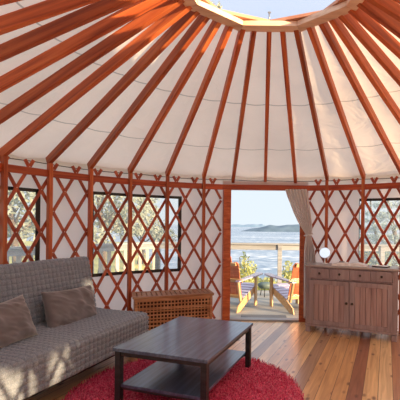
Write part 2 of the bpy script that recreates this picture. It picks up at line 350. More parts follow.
def quilt_mat():
    m, nt, N, L, p, out = mat_base('grey_quilted_cotton')
    tc = N('ShaderNodeTexCoord'); no = N('ShaderNodeTexNoise'); no.inputs['Scale'].default_value = 160; no.inputs['Detail'].default_value = 3; L(tc.outputs['Object'], no.inputs['Vector'])
    n2 = N('ShaderNodeTexNoise'); n2.inputs['Scale'].default_value = 5; L(tc.outputs['Object'], n2.inputs['Vector'])
    r = ramp(N, L, no.outputs[0], [(.3, (0.145, 0.170, 0.215)), (.7, (0.34, 0.38, 0.45))])
    L(r.outputs[0], p.inputs['Base Color']); p.inputs['Roughness'].default_value = .85; p.inputs['Sheen Weight'].default_value = .25
    bump(N, L, p, no.outputs[0], .3, .002); return m
M['quilt'] = quilt_mat()
M['velvet'] = plain('taupe_velvet', (0.165, 0.145, 0.155), .7, nscale=9, amt=.2, sheen=.7)

# ------------------------------------------------------------------ yurt frame of reference
CX, CY = 0.1544, 2.572
R = 3.0
def pol(a, r, z=0.0): return Vector((CX + r * sin(rad(a)), CY + r * cos(rad(a)), z))
FEET = [-97.0, -89.5, -81.5, -74.0, -66.2, -56.9, -47.7, -37.9, -28.1, -18.0, -9.6, -0.4, 8.2, 17.1, 27.0, 37.1, 45.0, 54.0, 62.5, 70.0, 77.5]
RING = [-90.0, -82.5, -74.5, -67.0, -59.5, -53.0, -45.0, -35.8, -27.1, -18.5, -10.8, -0.4, 8.7, 18.1, 27.0, 35.6, 43.0, 50.0, 57.5, 65.0, 72.0]
NR = 22
allf = FEET + [77.5 + 185.5 * (i + 1) / NR for i in range(NR - 1)]
ringa = RING + [72.0 + 198.0 * (i + 1) / NR for i in range(NR - 1)]
RX, RY = CX - .052, CY + .002
def rpol(a, r, z): return Vector((RX + r * sin(rad(a)), RY + r * cos(rad(a)), z))

# windows: (start angle, end angle, z0, z1)
WIN = [(-81, -58.0, .77, 1.80), (-47.1, -23.8, .77, 1.825), (25.7, 48.3, .84, 1.82), (109, 124, .80, 1.97), (125, 150, .72, 1.90), (-150, -120, .77, 1.79)]
DOOR = (-12.3, 11.7)

# ------------------------------------------------------------------ structure: floor, walls, ceiling
bm = bmesh.new()
ring = [bm.verts.new(pol(a, 3.11, 0)) for a in range(0, 360, 5)]; bm.faces.new(ring[::-1])
r_ = bmesh.ops.extrude_face_region(bm, geom=bm.faces[:]); bmesh.ops.translate(bm, verts=[v for v in r_['geom'] if isinstance(v, bmesh.types.BMVert)], vec=(0, 0, -.06))
fl = bmobj('floor', bm, M['floor']); tag(fl, kind='structure', label='knotty pine floorboards of mixed yellow and brown tones')

def wallmesh(name, a0, a1, z0, z1, label):
    an = sorted(set([a0, a1] + [a for a in [x * 1.0 for x in range(int(math.ceil(a0)), int(a1) + 1)]] + [q for wn_ in WIN for q in wn_[:2] if a0 < q < a1]))
    zs = sorted(set([z0, z1] + [z0 + (z1 - z0) * i / 22 for i in range(23)] + [q for wn_ in WIN for q in wn_[2:] if z0 < q < z1]))
    vs_ = []; fs = []
    def rr(a, z):
        return 3.085 + .010 * noise.noise(Vector((a * .15, z * 3, 1))) + .006 * noise.noise(Vector((a * .6, z * 1.2, 4)))
    for a in an:
        for z in zs: vs_.append(pol(a, rr(a, z), z))
    nz = len(zs)
    for i in range(len(an) - 1):
        am = (an[i] + an[i + 1]) / 2
        for j in range(nz - 1):
            zm = (zs[j] + zs[j + 1]) / 2
            if any(q[0] < am < q[1] and q[2] < zm < q[3] for q in WIN): continue
            fs.append((i * nz + j, (i + 1) * nz + j, (i + 1) * nz + j + 1, i * nz + j + 1))
    o = mesh(name, vs_, fs, M['wallc'], smooth=True); tag(o, kind='structure', label=label); return o
wallmesh('wall_left', -180, DOOR[0], -.02, 2.27, 'pale fabric wall left of the door')
wallmesh('wall_right', DOOR[1], 180, -.02, 2.27, 'pale fabric wall right of the door')
wallmesh('wall_front', DOOR[0], DOOR[1], 2.03, 2.27, 'strip of pale fabric over the door')

# roof cloth on top of the rafters, sagging a little between them
def roofcloth():
    vs_, fs = [], []; sub = 8; nrad = 36; n = len(allf)
    A = []
    for i in range(n):
        f0, f1 = allf[i], allf[(i + 1) % n] + (360 if i == n - 1 else 0)
        g0, g1 = ringa[i], ringa[(i + 1) % n] + (360 if i == n - 1 else 0)
        for s_ in range(sub): A.append((f0 + (f1 - f0) * s_ / sub, g0 + (g1 - g0) * s_ / sub, s_ / sub))
    for (fa, ga, t) in A:
        p0 = pol(fa, 3.13, 2.15); p1 = rpol(ga, .755, 3.268)
        for j in range(nrad + 1):
            q = j / nrad; p = p0.lerp(p1, q)
            sag = .022 * sin(PI * t) * (1 - .6 * q) + .012 * noise.noise(p * 2.1) * (1 if t > 0 else .0)
            fold = max(0, 1 - q * 3.2) * min(1, q * 14) * sin(PI * t)
            p.z -= sag + fold * (.022 * noise.noise(Vector((fa * .55, q * 3, 7))) + .010 * noise.noise(Vector((fa * 1.3, q * 5, 9)))); vs_.append(p)
    m = nrad + 1; N_ = len(A)
    for i in range(N_):
        for j in range(nrad):
            k = (i + 1) % N_; fs.append((i * m + j, i * m + j + 1, k * m + j + 1, k * m + j))
    o = mesh('ceiling', [v - Vector((CX, CY, 0)) for v in vs_], fs, M['roof'], smooth=True)
    o.location = (CX, CY, 0); tag(o, kind='structure', label='cream cloth roof lying on the rafters')
roofcloth()

# ------------------------------------------------------------------ rafters, studs, plates
ORD = 'first second third fourth fifth sixth seventh eighth ninth tenth eleventh twelfth thirteenth fourteenth fifteenth sixteenth seventeenth eighteenth nineteenth twentieth twenty-first twenty-second twenty-third twenty-fourth twenty-fifth twenty-sixth twenty-seventh twenty-eighth twenty-ninth thirtieth thirty-first'.split()
def spot(a):
    if a > 180: a -= 360
    return a
WHERE_R = {-66.2: 'meeting the wall at the far left edge above the sofa', -56.9: 'meeting the wall just right of the far left window',
    -47.7: 'landing at the left edge of the wide railing-view window', -37.9: 'landing over the middle of the wide railing-view window',
    -28.1: 'landing over the right part of the wide railing-view window', -18.0: 'last one left of the doorway corner',
    -9.6: 'landing over the left door corner', -0.4: 'straight one ending over the middle of the doorway', 8.2: 'ending over the right part of the doorway, above the curtain top',
    17.1: 'landing on the first stud right of the door, above the mirror', 27.0: 'landing at the left edge of the window over the cabinet', 37.1: 'meeting the wall at the far right edge'}
for i, (fa, ga) in enumerate(zip(allf, ringa)):
    A = pol(fa, 3.03, 2.080 + .05) if not DOOR[0] < fa < DOOR[1] else pol(fa, 3.07, 2.048 + .05); B = rpol(ga, .735, 3.165 + .05)
    o = beam('roof_rafter', A, B, .044, .090, M['rafter'], bev=.004)
    a = spot(fa)
    if fa in WHERE_R: lab = 'reddish fir roof rafter ' + WHERE_R[fa]
    elif fa in FEET[:4]: lab = 'roof rafter at the top left, %s above the one landing at the left edge' % ('first', 'second', 'third', 'fourth')[3 - FEET.index(fa)]
    elif fa in FEET[16:]: lab = 'fir roof rafter at the top right, %s above the one landing at the right edge' % ('first', 'second', 'third', 'fourth', 'fifth')[FEET.index(fa) - 16]
    else: lab = 'fir roof rafter outside the view, %s beyond the right-hand ones in view' % ORD[max(0, i - 21)]
    tag(o, lab, 'rafter', 'roof rafters' if 'outside' not in lab else 'roof rafters outside the view')
WHERE_S = {-66.2: 'at the far left edge of the photo behind the sofa', -56.9: 'behind the middle of the sofa back', -47.7: 'by the right end of the sofa back',
    -37.9: 'at the middle of the wide window, left of the chest', -28.1: 'crossing the wide window behind the chest', -18.0: 'behind the right end of the chest, nearest left of the door',
    17.1: 'behind the small round mirror, right of the curtain', 27.0: 'behind the open magazine at the edge of the right window', 37.1: 'at the far right edge behind the cabinet'}
for i, fa in enumerate(allf):
    if DOOR[0] < fa < DOOR[1]: continue
    A = pol(fa, 2.985, .001); B = pol(fa, 2.985, 2.105)
    o = beam('upright_stud', A, B, .042, .062, M['stud'], up=pol(fa, 1) - pol(fa, 0))
    tag(o, 'reddish wooden wall stud ' + WHERE_S.get(fa, ('outside the view, %s past the far right one' % ORD[i - 16]) if i >= 16 else ('outside the view, %s past the far left one' % ORD[max(0, 3 - i)])), 'wall stud', 'upright wall studs' if fa in WHERE_S else 'wall studs outside the view')
# plate boards between studs
nn = len(allf); cnt = 0
for i in range(nn):
    a0, a1 = allf[i], allf[(i + 1) % nn] + (360 if i == nn - 1 else 0)
    if a0 < DOOR[0] < a1: a1 = DOOR[0] + 0.2
    elif DOOR[0] < a0 and a1 < DOOR[1]: continue
    elif DOOR[0] < a0 < DOOR[1]: a0 = DOOR[1] - .2
    g0 = .42; g1 = .42
    cnt += 1
    A = pol(a0 + g0, 3.0, 1.99); B = pol(a1 - g1, 3.0, 1.99)
    o = beam('trim_%d' % cnt, A, B, .03, .08, M['plate']); tag(o, kind='structure', label='horizontal wooden plate board along the wall top')

# tension cable
cb_pts = [pol(a, 3.045, 2.108 + (-.012 * abs(sin(rad(a * 36 / 5))))) for a in range(0, 360, 2)]
o = tube('tension_cable', cb_pts, .005, M['cable'], closed=True, seg=6)
tag(o, 'thin dark steel cable running round the top of the lattice wall', 'cable')

# ------------------------------------------------------------------ lattice
def slat_pts(a0, sgn, alo, ahi, r):
    """a0 = angle at z 2.04; runs down to the floor"""
    pts = []
    zt, zb = 2.118, .03
    for i in range(25):
        z = zt + (zb - zt) * i / 24
        a = a0 + sgn * (z - 2.04) / .2385 * 2.52
        pts.append((a, z))
    # clip
    res = []
    for i in range(len(pts) - 1):
        (a, z), (b, y) = pts[i], pts[i + 1]
        for k in range(4):
            t = k / 4; q = a + (b - a) * t
            if alo <= q <= ahi: res.append((q, z + (y - z) * t))
    if alo <= pts[-1][0] <= ahi: res.append(pts[-1])
    return res
def make_slat(pts, sgn, r, parent):
    vs_, fs, mi = [], [], []
    # width direction: perpendicular to slope in the (arc, z) plane
    da = 2.52 * PI / 180 * 2.96; l = math.hypot(da, .2385); nx, nz = .2385 / l, -sgn * da / l
    hw, th = .0175, .011
    P = pts[::3] + ([pts[-1]] if (len(pts) - 1) % 3 else [])
    for (a, z) in P:
        for s_, t_ in ((-1, 0), (1, 0), (1, 1), (-1, 1)):
            aa = a + s_ * hw * nx / 2.96 * 180 / PI
            vs_.append(pol(aa, r + t_ * th, z + s_ * hw * nz))
    n = len(P)
    for i in range(n - 1):
        for k in range(4):
            b = i * 4; fs.append((b + k, b + (k + 1) % 4, b + 4 + (k + 1) % 4, b + 4 + k)); mi.append(0)
    fs += [(3, 2, 1, 0), tuple((n - 1) * 4 + k for k in range(4))]; mi += [0, 0]
    if sgn > 0:     # bolt heads sit on the inner slat, at the crossings
        z = 2.04
        for k in range(9):
            z = 2.04 - .2385 * k; a = pts[0][0] + sgn * (z - pts[0][1]) / .2385 * 2.52
            if not (min(p[0] for p in pts) - .01 <= a <= max(p[0] for p in pts) + .01): continue
            b = len(vs_)
            for rr, ri in ((.006, r), (.0048, r - .004)):
                for q in range(8):
                    th_ = 2 * PI * q / 8; vs_.append(pol(a + rr * cos(th_) / 2.96 * 180 / PI, ri, z + rr * sin(th_)))
            for q in range(8):
                fs.append((b + q, b + (q + 1) % 8, b + 8 + (q + 1) % 8, b + 8 + q)); mi.append(1)
            fs.append(tuple(b + 8 + q for q in range(8))); mi.append(1)
    mesh('slat', vs_, fs, None, parent, mats=[M['slat'], M['bolt']], midx=mi)
def lattice(node0, direction, lim0, lim1, label):
    root = empty('lattice_panel', (0, 0, 0), label=label, cat='lattice')
    alo, ahi = min(lim0, lim1), max(lim0, lim1)
    for k in range(-5, 40):
        a0 = node0 + direction * 5.04 * k
        for sgn, r in ((1, 3.022), (-1, 3.034)):
            p = slat_pts(a0, sgn, alo, ahi, r)
            if len(p) > 12: make_slat(p, sgn, r, root)
lattice(-15.4, -1, -12.8, -176, 'criss-cross wooden lattice wall on the left, from the sofa to the door')
lattice(14.6, 1, 12.0, 176, 'criss-cross wooden lattice wall on the right, behind the cabinet')

# ------------------------------------------------------------------ windows
def window(i, a0, a1, z0, z1, label):
    vs_, fs = [], []; na = 14; nz = 10
    for x in range(na + 1):
        for z in range(nz + 1):
            a = a0 + (a1 - a0) * x / na; zz = z0 + (z1 - z0) * z / nz
            vs_.append(pol(a, 3.087 + .006 * noise.noise(Vector((a * .3, zz * 4, 2))), zz))
    for x in range(na):
        for z in range(nz):
            b = x * (nz + 1) + z; fs.append((b, b + nz + 1, b + nz + 2, b + 1))
    root = empty('window_%d' % i, (0, 0, 0), kind='structure', label=label)
    mesh('pane', vs_, fs, M['vinyl'], root, smooth=True)
    n = 16
    def strip(za, zb, aa, ab, k):
        v, f = [], []
        for x in range(k + 1):
            a = aa + (ab - aa) * x / k
            for r, z in ((3.070, za), (3.070, zb), (3.080, zb), (3.080, za)): v.append(pol(a, r, z))
        for x in range(k):
            for q in range(4): f.append((x * 4 + q, x * 4 + (q + 1) % 4, x * 4 + 4 + (q + 1) % 4, x * 4 + 4 + q))
        f += [(3, 2, 1, 0), tuple(k * 4 + q for q in range(4))]
        return v, f
    V, F = [], []
    wv = .048 if i != 3 else .008  # black side strips widened to take in the shadow beside them
    wv *= 1.0 * 180 / PI / 3.0
    for args in ((z1 - .028, z1 + .010, a0, a1, n), (z0 - .024, z0 + .018, a0, a1, n), (z0, z1, a0, a0 + wv, 1), (z0, z1, a1 - wv, a1, 1)):
        v, f = strip(*args); b = len(V); V += v; F += [tuple(q + b for q in t) for t in f]
    mesh('frame', V, F, M['black'], root)
WL = ['clear vinyl window at the far left behind the sofa', 'wide clear vinyl window over the slatted chest', 'clear vinyl window over the grey-brown cabinet', 'clear vinyl window on the right wall outside the view', 'second vinyl window on the right wall outside the view', 'clear vinyl window at the back']
for i, (wn_, l_) in enumerate(zip(WIN, WL)): window(i + 1, *wn_, l_)

# ------------------------------------------------------------------ door frame
dr = empty('door_1', (0, 0, 0), kind='structure', label='open doorway with reddish wooden frame')
def jamb(a0, a1):
    pts = [pol(a0, 2.97), pol(a1, 2.97), pol(a1, 3.13), pol(a0, 3.13)]
    o = prism('door_post', [(p.x, p.y) for p in pts], .0, 1.955, M['stud'], dr, bev=.004)
jamb(-12.35, -10.2); jamb(9.6, 11.75)
A = pol(-12.6, 3.02, 1.99); B = pol(12.0, 3.02, 1.99); A.y = B.y = (A.y + B.y) / 2 + .01
# header follows the chord between the posts
o = beam('lintel', A, B, .10, .075, M['plate'], dr)
o = beam('sill', (pol(-10.2, 3.0).x, 5.57, .008), (pol(9.6, 3.0).x, 5.57, .008), .14, .03, M['rail'], dr)
mt = []
o = beam('header_board', (A.x, A.y + .05, 2.06), (B.x, B.y + .05, 2.06), .02, .06, M['wallc'], dr)

# ------------------------------------------------------------------ skylight ring
def ring_layer(rot, z0, z1, mat, parent, name, ri, ro):
    for k in range(9):
        a0 = rot + 40 * k; a1 = a0 + 40
        pts = [rpol(a0, ri, 0), rpol(a1, ri, 0), rpol(a1, ro, 0), rpol(a0, ro, 0)]
        mid = sum((p for p in pts), Vector()) / 4
        prism(name, [(mid.x + (p.x - mid.x) * .996, mid.y + (p.y - mid.y) * .996) for p in pts], z0, z1, mat, parent, bev=.003)
rg = empty('skylight_ring', (RX, RY, 3.14), label='nine-sided pale wooden compression ring around the skylight', cat='skylight ring')
hold = []
def reparent(root):
    for ch in [x for x in bpy.data.objects if x.parent == root]:
        ch.matrix_parent_inverse = Matrix.Translation(root.location).inverted()
ring_layer(20, 3.163, 3.208, M['ring'], rg, 'lower_segment', .675, .79)
ring_layer(0, 3.210, 3.238, M['ring_red'], rg, 'upper_segment', .675, .79)
prof = []
for k in range(9): prof.append((.80 * cos(k / 8 * PI / 2), .262 + .26 * sin(k / 8 * PI / 2)))
vs_, fs = [], []
for (r, h) in prof:
    for q in range(48): vs_.append((RX + max(r, .002) * sin(2 * PI * q / 48), RY + max(r, .002) * cos(2 * PI * q / 48), 3.0 + h))
for i in range(8):
    for q in range(48): fs.append((i * 48 + q, i * 48 + (q + 1) % 48, (i + 1) * 48 + (q + 1) % 48, (i + 1) * 48 + q))
dm = mesh('skylight_dome', vs_, fs, M['dome'], rg, smooth=True); dm['label'] = 'clear acrylic dome'
reparent(rg)
# dome opener bracket on the far side of the ring
op = empty('dome_opener', (.096, 3.28, 3.239), label='small metal opener rod standing on the far side of the skylight ring', cat='opener')
tube('rod', [(0, 0, 0), (0, 0, .075)], .006, M['opener'], op); box('bracket', (0, 0, .006), (.05, .03, .012), M['opener'], op); box('hook', (0, 0, .08), (.028, .012, .014), M['opener'], op)

# ------------------------------------------------------------------ curtain
def px2w(px, py, Y):
    c_, s_ = cos(.012), sin(.012); vx, vy = px - 260, py - 225
    ux, uy = c_ * vx + s_ * vy + 260, -s_ * vx + c_ * vy + 225
    return Vector(((ux - 256) / 370 * Y, Y, HC - (uy - 224.8) / 370 * Y))
def curtain():
    rows = [(1.955, .42, .73), (1.86, .45, .745), (1.75, .495, .765), (1.62, .545, .785), (1.50, .60, .80), (1.40, .66, .81), (1.33, .705, .80), (1.295, .725, .79), (1.25, .715, .80), (1.15, .705, .83), (1.0, .70, .86), (.8, .70, .88), (.5, .70, .89), (.25, .70, .90), (.10, .70, .90)]
    vs_, fs = [], []; nu = 60; R_ = []
    for i in range(len(rows) - 1):
        for k in range(5):
            t = k / 5; R_.append(tuple(rows[i][j] + (rows[i + 1][j] - rows[i][j]) * t for j in range(3)))
    R_.append(rows[-1])
    for (z, x0, x1) in R_:
        tight = min(1, abs(z - 1.3) / .25)
        for u in range(nu + 1):
            t = u / nu; x = x0 + (x1 - x0) * t
            y = 5.395 - .006 * (1 - tight) + (.008 + .014 * tight) * sin(t * 2 * PI * 7 + z * 1.3) + .008 * noise.noise(Vector((t * 6, z * 2, 0)))
            y -= (x - .42) * .17
            vs_.append((x, y - .02, z))
    for i in range(len(R_) - 1):
        for u in range(nu):
            b = i * (nu + 1) + u; fs.append((b, b + 1, b + nu + 2, b + nu + 1))
    root = empty('door_curtain', (.7, 5.34, 1.955), label='grey linen curtain gathered and tied back at the right door post', cat='curtain')
    c = mesh('cloth', [Vector(v) - Vector((.7, 5.34, 1.955)) for v in vs_], fs, M['curtain'], root, smooth=True)
    md = c.modifiers.new('thick', 'SOLIDIFY'); md.thickness = .003
    pts = [(.757 + .055 * cos(t) - .7, 5.33 + .04 * sin(t) - 5.34, 1.30 - 1.955 + .012 * cos(t)) for t in [2 * PI * k / 20 for k in range(20)]]
    tb = tube('tie_band', pts, .012, M['curtain'], root, closed=True)
curtain()

# ------------------------------------------------------------------ rug
def rug():
    root_c = Vector((-.56, 3.10, 0)); Rr = .972; r2 = random.Random(3)
    vs_, fs = [], []; nr, na = 56, 190
    vs_.append((0, 0, .026))
    for i in range(1, nr + 1):
        for k in range(na):
            r = Rr * i / nr; a = 2 * PI * (k + (i % 2) * .5) / na
            e_ = 1 if i < nr else .985 + .02 * r2.random()
            z = .020 + .016 * r2.random() if i < nr - 1 else (.018 if i < nr else .002)
            vs_.append((r * e_ * cos(a), r * e_ * sin(a), z))
    for k in range(na): fs.append((0, 1 + k, 1 + (k + 1) % na))
    for i in range(nr - 1):
        for k in range(na):
            b = 1 + i * na; fs.append((b + k, b + na + k, b + na + (k + 1) % na, b + (k + 1) % na))
    o = mesh('shag_rug', vs_, fs, M['rug']); o.location = root_c
    # individual tufts give the pile
    V, F = [], []
    for k in range(16000):
        a = r2.random() * 2 * PI; r = Rr * math.sqrt(r2.random()) ; x, y = r * cos(a), r * sin(a)
        h = .018 + .016 * r2.random(); t = r2.random() * PI; w_ = .0035; lx, ly = (r2.random() - .5) * .02, (r2.random() - .5) * .02
        b = len(V); V += [(x - w_ * cos(t), y - w_ * sin(t), .016), (x + w_ * cos(t), y + w_ * sin(t), .016), (x + lx + w_ * .6 * cos(t), y + ly + w_ * .6 * sin(t), .016 + h), (x + lx - w_ * .6 * cos(t), y + ly - w_ * .6 * sin(t), .016 + h)]
        F.append((b, b + 1, b + 2, b + 3))
    p = mesh('pile', V, F, M['rug'], o); p['kind'] = 'stuff'
    tag(o, 'round crimson shag rug on the floor under the dark coffee table', 'rug')
rug()

# ------------------------------------------------------------------ coffee table
def coffee_table():
    t = empty('coffee_table', (-.563, 3.285, 0), rad(-17.3), label='black-brown rectangular coffee table with a lower shelf, standing on the red rug', cat='coffee table')
    Wd, Ln, H = .81, 1.075, .46; lg = .048; z0 = .030
    # grain runs along the long side (local y): build rotated beams
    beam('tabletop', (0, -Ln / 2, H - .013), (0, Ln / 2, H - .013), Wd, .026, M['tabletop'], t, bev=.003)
    for sx_ in (-1, 1):
        for sy in (-1, 1):
            x, y = sx_ * (Wd / 2 - lg / 2 - .012), sy * (Ln / 2 - lg / 2 - .012)
            box('leg', (x, y, (H - .026 + z0) / 2), (lg, lg, H - .026 - z0), M['table'], t, bev=.003)
    ax, ay = Wd / 2 - .030, Ln / 2 - .030
    for s_ in (-1, 1):
        box('apron', (s_ * ax, 0, H - .045), (.018, Ln - 2 * lg - .03, .038), M['table'], t, bev=.002)
        box('apron', (0, s_ * ay, H - .045), (Wd - 2 * lg - .03, .018, .038), M['table'], t, bev=.002)
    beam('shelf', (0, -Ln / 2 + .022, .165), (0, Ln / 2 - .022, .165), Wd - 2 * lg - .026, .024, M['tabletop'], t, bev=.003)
    for s_ in (-1, 1): beam('shelf_rail', (-Wd / 2 + lg + .013, s_ * (Ln / 2 - .04), .142), (Wd / 2 - lg - .013, s_ * (Ln / 2 - .04), .142), .02, .02, M['table'], t, bev=.002)
coffee_table()

# ------------------------------------------------------------------ sofa
SU = Vector((-.304, -.953, 0)); SV = Vector((-.953, .304, 0)); SP = Vector((-1.16, 4.05, 0))
def sofa():
    # local frame: origin at P1 on floor; x towards the near end, y to the back
    root = empty('sofa_bed', SP, 0, label='grey quilted sofa bed with a reclined back along the left wall', cat='sofa')
    root.matrix_world = Matrix((( SU.x, SV.x, 0, SP.x), (SU.y, SV.y, 0, SP.y), (0, 0, 1, 0), (0, 0, 0, 1)))
    LEN = 2.02; cell = .05
    def quilted(name, prof, x0, x1, closed_ends=True, amp=.015, seed=0):
        """prof: list of (y,z) points of a closed-ish section path"""
        P = []; 
        d = [0]
        for i in range(1, len(prof)): d.append(d[-1] + math.hypot(prof[i][0] - prof[i - 1][0], prof[i][1] - prof[i - 1][1]))
        tot = d[-1]; n = int(tot / (cell / 8)); step = tot / n
        def at(s):
            s = max(0, min(tot, s))
            for i in range(1, len(d)):
                if s <= d[i] + 1e-9:
                    t = (s - d[i - 1]) / max(1e-9, d[i] - d[i - 1]); return prof[i - 1][0] + (prof[i][0] - prof[i - 1][0]) * t, prof[i - 1][1] + (prof[i][1] - prof[i - 1][1]) * t
            return prof[-1]
        nx = int((x1 - x0) / (cell / 8)); vs_, fs = [], []
        for i in range(n + 1):
            s = i * step; y, z = at(s); ya, za = at(s - .012); yb, zb = at(s + .012)
            ty, tz = yb - ya, zb - za; l = math.hypot(ty, tz) or 1; ny, nz = -tz / l, ty / l
            for k in range(nx + 1):
                x = x0 + (x1 - x0) * k / nx
                a_, b_ = abs(sin(PI * (x - x0) / cell)), abs(sin(PI * s / cell))
                q = (min(1, a_ * 1.7) ** .8) * (min(1, b_ * 1.7) ** .8)
                h = amp * q + .010 * noise.noise(Vector((x * 2.2 + seed, s * 2.5, 0))) + .004 * noise.noise(Vector((x * 7, s * 7, seed)))
                # round the ends
                ex = min(x - x0, x1 - x); rd = .03
                inn = 0
                if ex < rd: inn = rd - math.sqrt(max(0, rd * rd - (rd - ex) ** 2))
                vs_.append((x, y + ny * (h - inn), z + nz * (h - inn)))
        m = nx + 1
        for i in range(n):
            for k in range(nx): fs.append((i * m + k, i * m + k + 1, (i + 1) * m + k + 1, (i + 1) * m + k))
        if closed_ends:
            fs.append(tuple(i * m for i in range(n + 1))); fs.append(tuple(i * m + nx for i in range(n + 1))[::-1])
        o = mesh(name, vs_, fs, M['quilt'], root)
        for p in o.data.polygons: p.use_smooth = len(p.vertices) == 4
        return o
    # seat section: front bottom -> up front -> rounded -> across top -> down back -> bottom
    Hs = .455
    pf = [(.0, .185)] + [(.0, .30)] + [(.0, Hs - .045)] + [(.045 - .045 * cos(t), Hs - .045 + .045 * sin(t)) for t in [PI / 2 * k / 6 for k in range(1, 7)]] + [(.72, Hs - .005), (.75, Hs - .02), (.76, Hs - .06), (.76, .19)]
    quilted('seat_mattress', pf, .0, LEN, seed=1)
    # back section, leaning
    by, bz = .69, Hs - .03; ty, tz = .80, 1.0; th = .10
    dy, dz = ty - by, tz - bz; l = math.hypot(dy, dz); uy, uz = dy / l, dz / l; ny, nz = uz, -uy   # towards the wall
    arc = [(ty + ny * th / 2 - ny * th / 2 * cos(t) + uy * th / 2 * sin(t), tz + nz * th / 2 - nz * th / 2 * cos(t) + uz * th / 2 * sin(t)) for t in [PI * k / 10 for k in range(11)]]
    pb = [(by, bz)] + arc + [(by + ny * th, bz + nz * th)]
    quilted('backrest_mattress', pb, .0, LEN, seed=5)
    # frame under the seat
    bm = bmesh.new()
    bx(bm, (LEN / 2, .06, .17), (LEN - .1, .04, .04)); bx(bm, (LEN / 2, .70, .17), (LEN - .1, .04, .04))
    for k in range(8): bx(bm, (.1 + k * (LEN - .2) / 7, .38, .185), (.05, .62, .02))
    bmobj('slatted_frame', bm, M['black'], root)
    for x in (.12, LEN - .12):
        for y in (.14, .66): box('leg', (x, y, .075), (.04, .04, .149), M['black'], root)
    for x in (.3, LEN - .3):
        beam('back_bracket', (x, .72, .17), (x, .90, .55), .03, .03, M['black'], root)
    return root
sofa_root = sofa()

# cushions
def cushion(label, c, ex, ez, W_, H_, T_, seed):
    ex = Vector(ex).normalized(); ez = Vector(ez); ez = (ez - ex * ez.dot(ex)).normalized(); ey = ex.cross(ez)
    n = 36; vs_, fs = [], []
    def pt(u, v, s_):
        uu, vv = abs(u), abs(v)
        prof_ = max(0, (1 - uu ** 3.2)) ** .55 * max(0, (1 - vv ** 3.2)) ** .55
        pin = 1 - .09 * (1 - uu ** 2) * vv ** 6; pin2 = 1 - .09 * (1 - vv ** 2) * uu ** 6
        wr = 0.020 * noise.noise(Vector((u * 2.5 + v * 2 + seed, v * 1.5 - u, seed))) + .034 * abs(noise.noise(Vector((u * 3 + seed, v * 5 + u * 4, s_ * 2)))) * (1 - prof_ * .3)
        return (u * W_ / 2 * pin2, s_ * (T_ / 2 * prof_ + wr * min(1, prof_ * 2)), v * H_ / 2 * pin)
    for s_ in (-1, 1):
        for i in range(n + 1):
            for j in range(n + 1): vs_.append(pt(-1 + 2 * i / n, -1 + 2 * j / n, s_))
    m = n + 1
    for s_ in (0, 1):
        o_ = s_ * m * m
        for i in range(n):
            for j in range(n):
                q = (o_ + i * m + j, o_ + (i + 1) * m + j, o_ + (i + 1) * m + j + 1, o_ + i * m + j + 1)
                fs.append(q if s_ == 0 else q[::-1])
    o = mesh('cushion', vs_, fs, M['velvet'], smooth=True)
    bm = bmesh.new(); bm.from_mesh(o.data); bmesh.ops.remove_doubles(bm, verts=bm.verts[:], dist=1e-4); bmesh.ops.recalc_face_normals(bm, faces=bm.faces[:]); bm.to_mesh(o.data); bm.free()
    Mx = Matrix((ex, ey, ez)).transposed().to_4x4(); Mx.translation = Vector(c); o.matrix_world = Mx
    tag(o, label, 'cushion', 'taupe velvet cushions on the sofa')
def SL(x, y, z): return SP + SU * x + SV * y + Vector((0, 0, z))
lean = (SV * .30 + Vector((0, 0, 1)))
tilt = lean
cushion('taupe velvet cushion propped upright at the middle of the sofa back', SL(.515, .56, .585), -SU * 1 + Vector((0, 0, -.035)), lean + SU * .10, .64, .39, .16, 3)
cushion('taupe velvet cushion slumped on its corner at the near end of the sofa', SL(1.34, .48, .61), -SU + Vector((0, 0, .10)), SV * .42 + SU * .22 + Vector((0, 0, 1)), .58, .37, .18, 8)

# ------------------------------------------------------------------ slatted chest
def chest():
    W_, D_, H_ = .975, .37, .53
    t = empty('slatted_chest', (-1.475, 4.53, 0), rad(20), label='slatted warm-wood storage chest against the lattice wall left of the door', cat='chest')
    mt = M['chest']
    # lid of slats inside a frame
    bm = bmesh.new()
    bx(bm, (W_ / 2, .012, H_ - .014), (W_ + .03, .055, .028), None, .003); bx(bm, (W_ / 2, D_ - .012, H_ - .014), (W_ + .03, .055, .028), None, .003)
    for k in range(17): bx(bm, (.0 + k * W_ / 16, D_ / 2, H_ - .014), (.048, D_ - .03, .022), None, .002)
    bmobj('lid', bm, mt, t)
    for x in (.018, W_ - .018):
        for y in (.018, D_ - .018): box('leg', (x, y, (H_ - .03) / 2), (.036, .036, H_ - .03), mt, t)
    def panel(name, horizontal_len, place):
        bm = bmesh.new(); nv = int(horizontal_len / .042); nh = 10
        for k in range(nv):
            x = (k + .5) * horizontal_len / nv; bx(bm, (x, .006, .27), (.015, .010, .44))
        for k in range(nh):
            z = .070 + k * .0445; bx(bm, (horizontal_len / 2, -.004, z), (horizontal_len, .010, .015))
        bx(bm, (horizontal_len / 2, 0, .045), (horizontal_len, .022, .03)); bx(bm, (horizontal_len / 2, 0, H_ - .04), (horizontal_len, .022, .02))
        bx(bm, (horizontal_len / 2, -.010, .215), (horizontal_len, .008, .012)); bx(bm, (horizontal_len / 2, -.010, .365), (horizontal_len, .008, .012))
        o = bmobj(name, bm, mt, t); o.matrix_local = place
    panel('front_grille', W_ - .072, Matrix.Translation((.036, .012, 0)))
    panel('back_grille', W_ - .072, Matrix.Translation((W_ - .036, D_ - .012, 0)) @ Matrix.Rotation(PI, 4, 'Z'))
    panel('side_grille', D_ - .072, Matrix.Translation((.012, D_ - .036, 0)) @ Matrix.Rotation(-PI / 2, 4, 'Z'))
    panel('side_grille', D_ - .072, Matrix.Translation((W_ - .012, .036, 0)) @ Matrix.Rotation(PI / 2, 4, 'Z'))
    lb = box('hole_shade_box', (W_ / 2, D_ / 2, .25), (W_ - .085, D_ - .085, .40), M['hole_shade'], t)  # dark box added inside so the grille holes look shaded
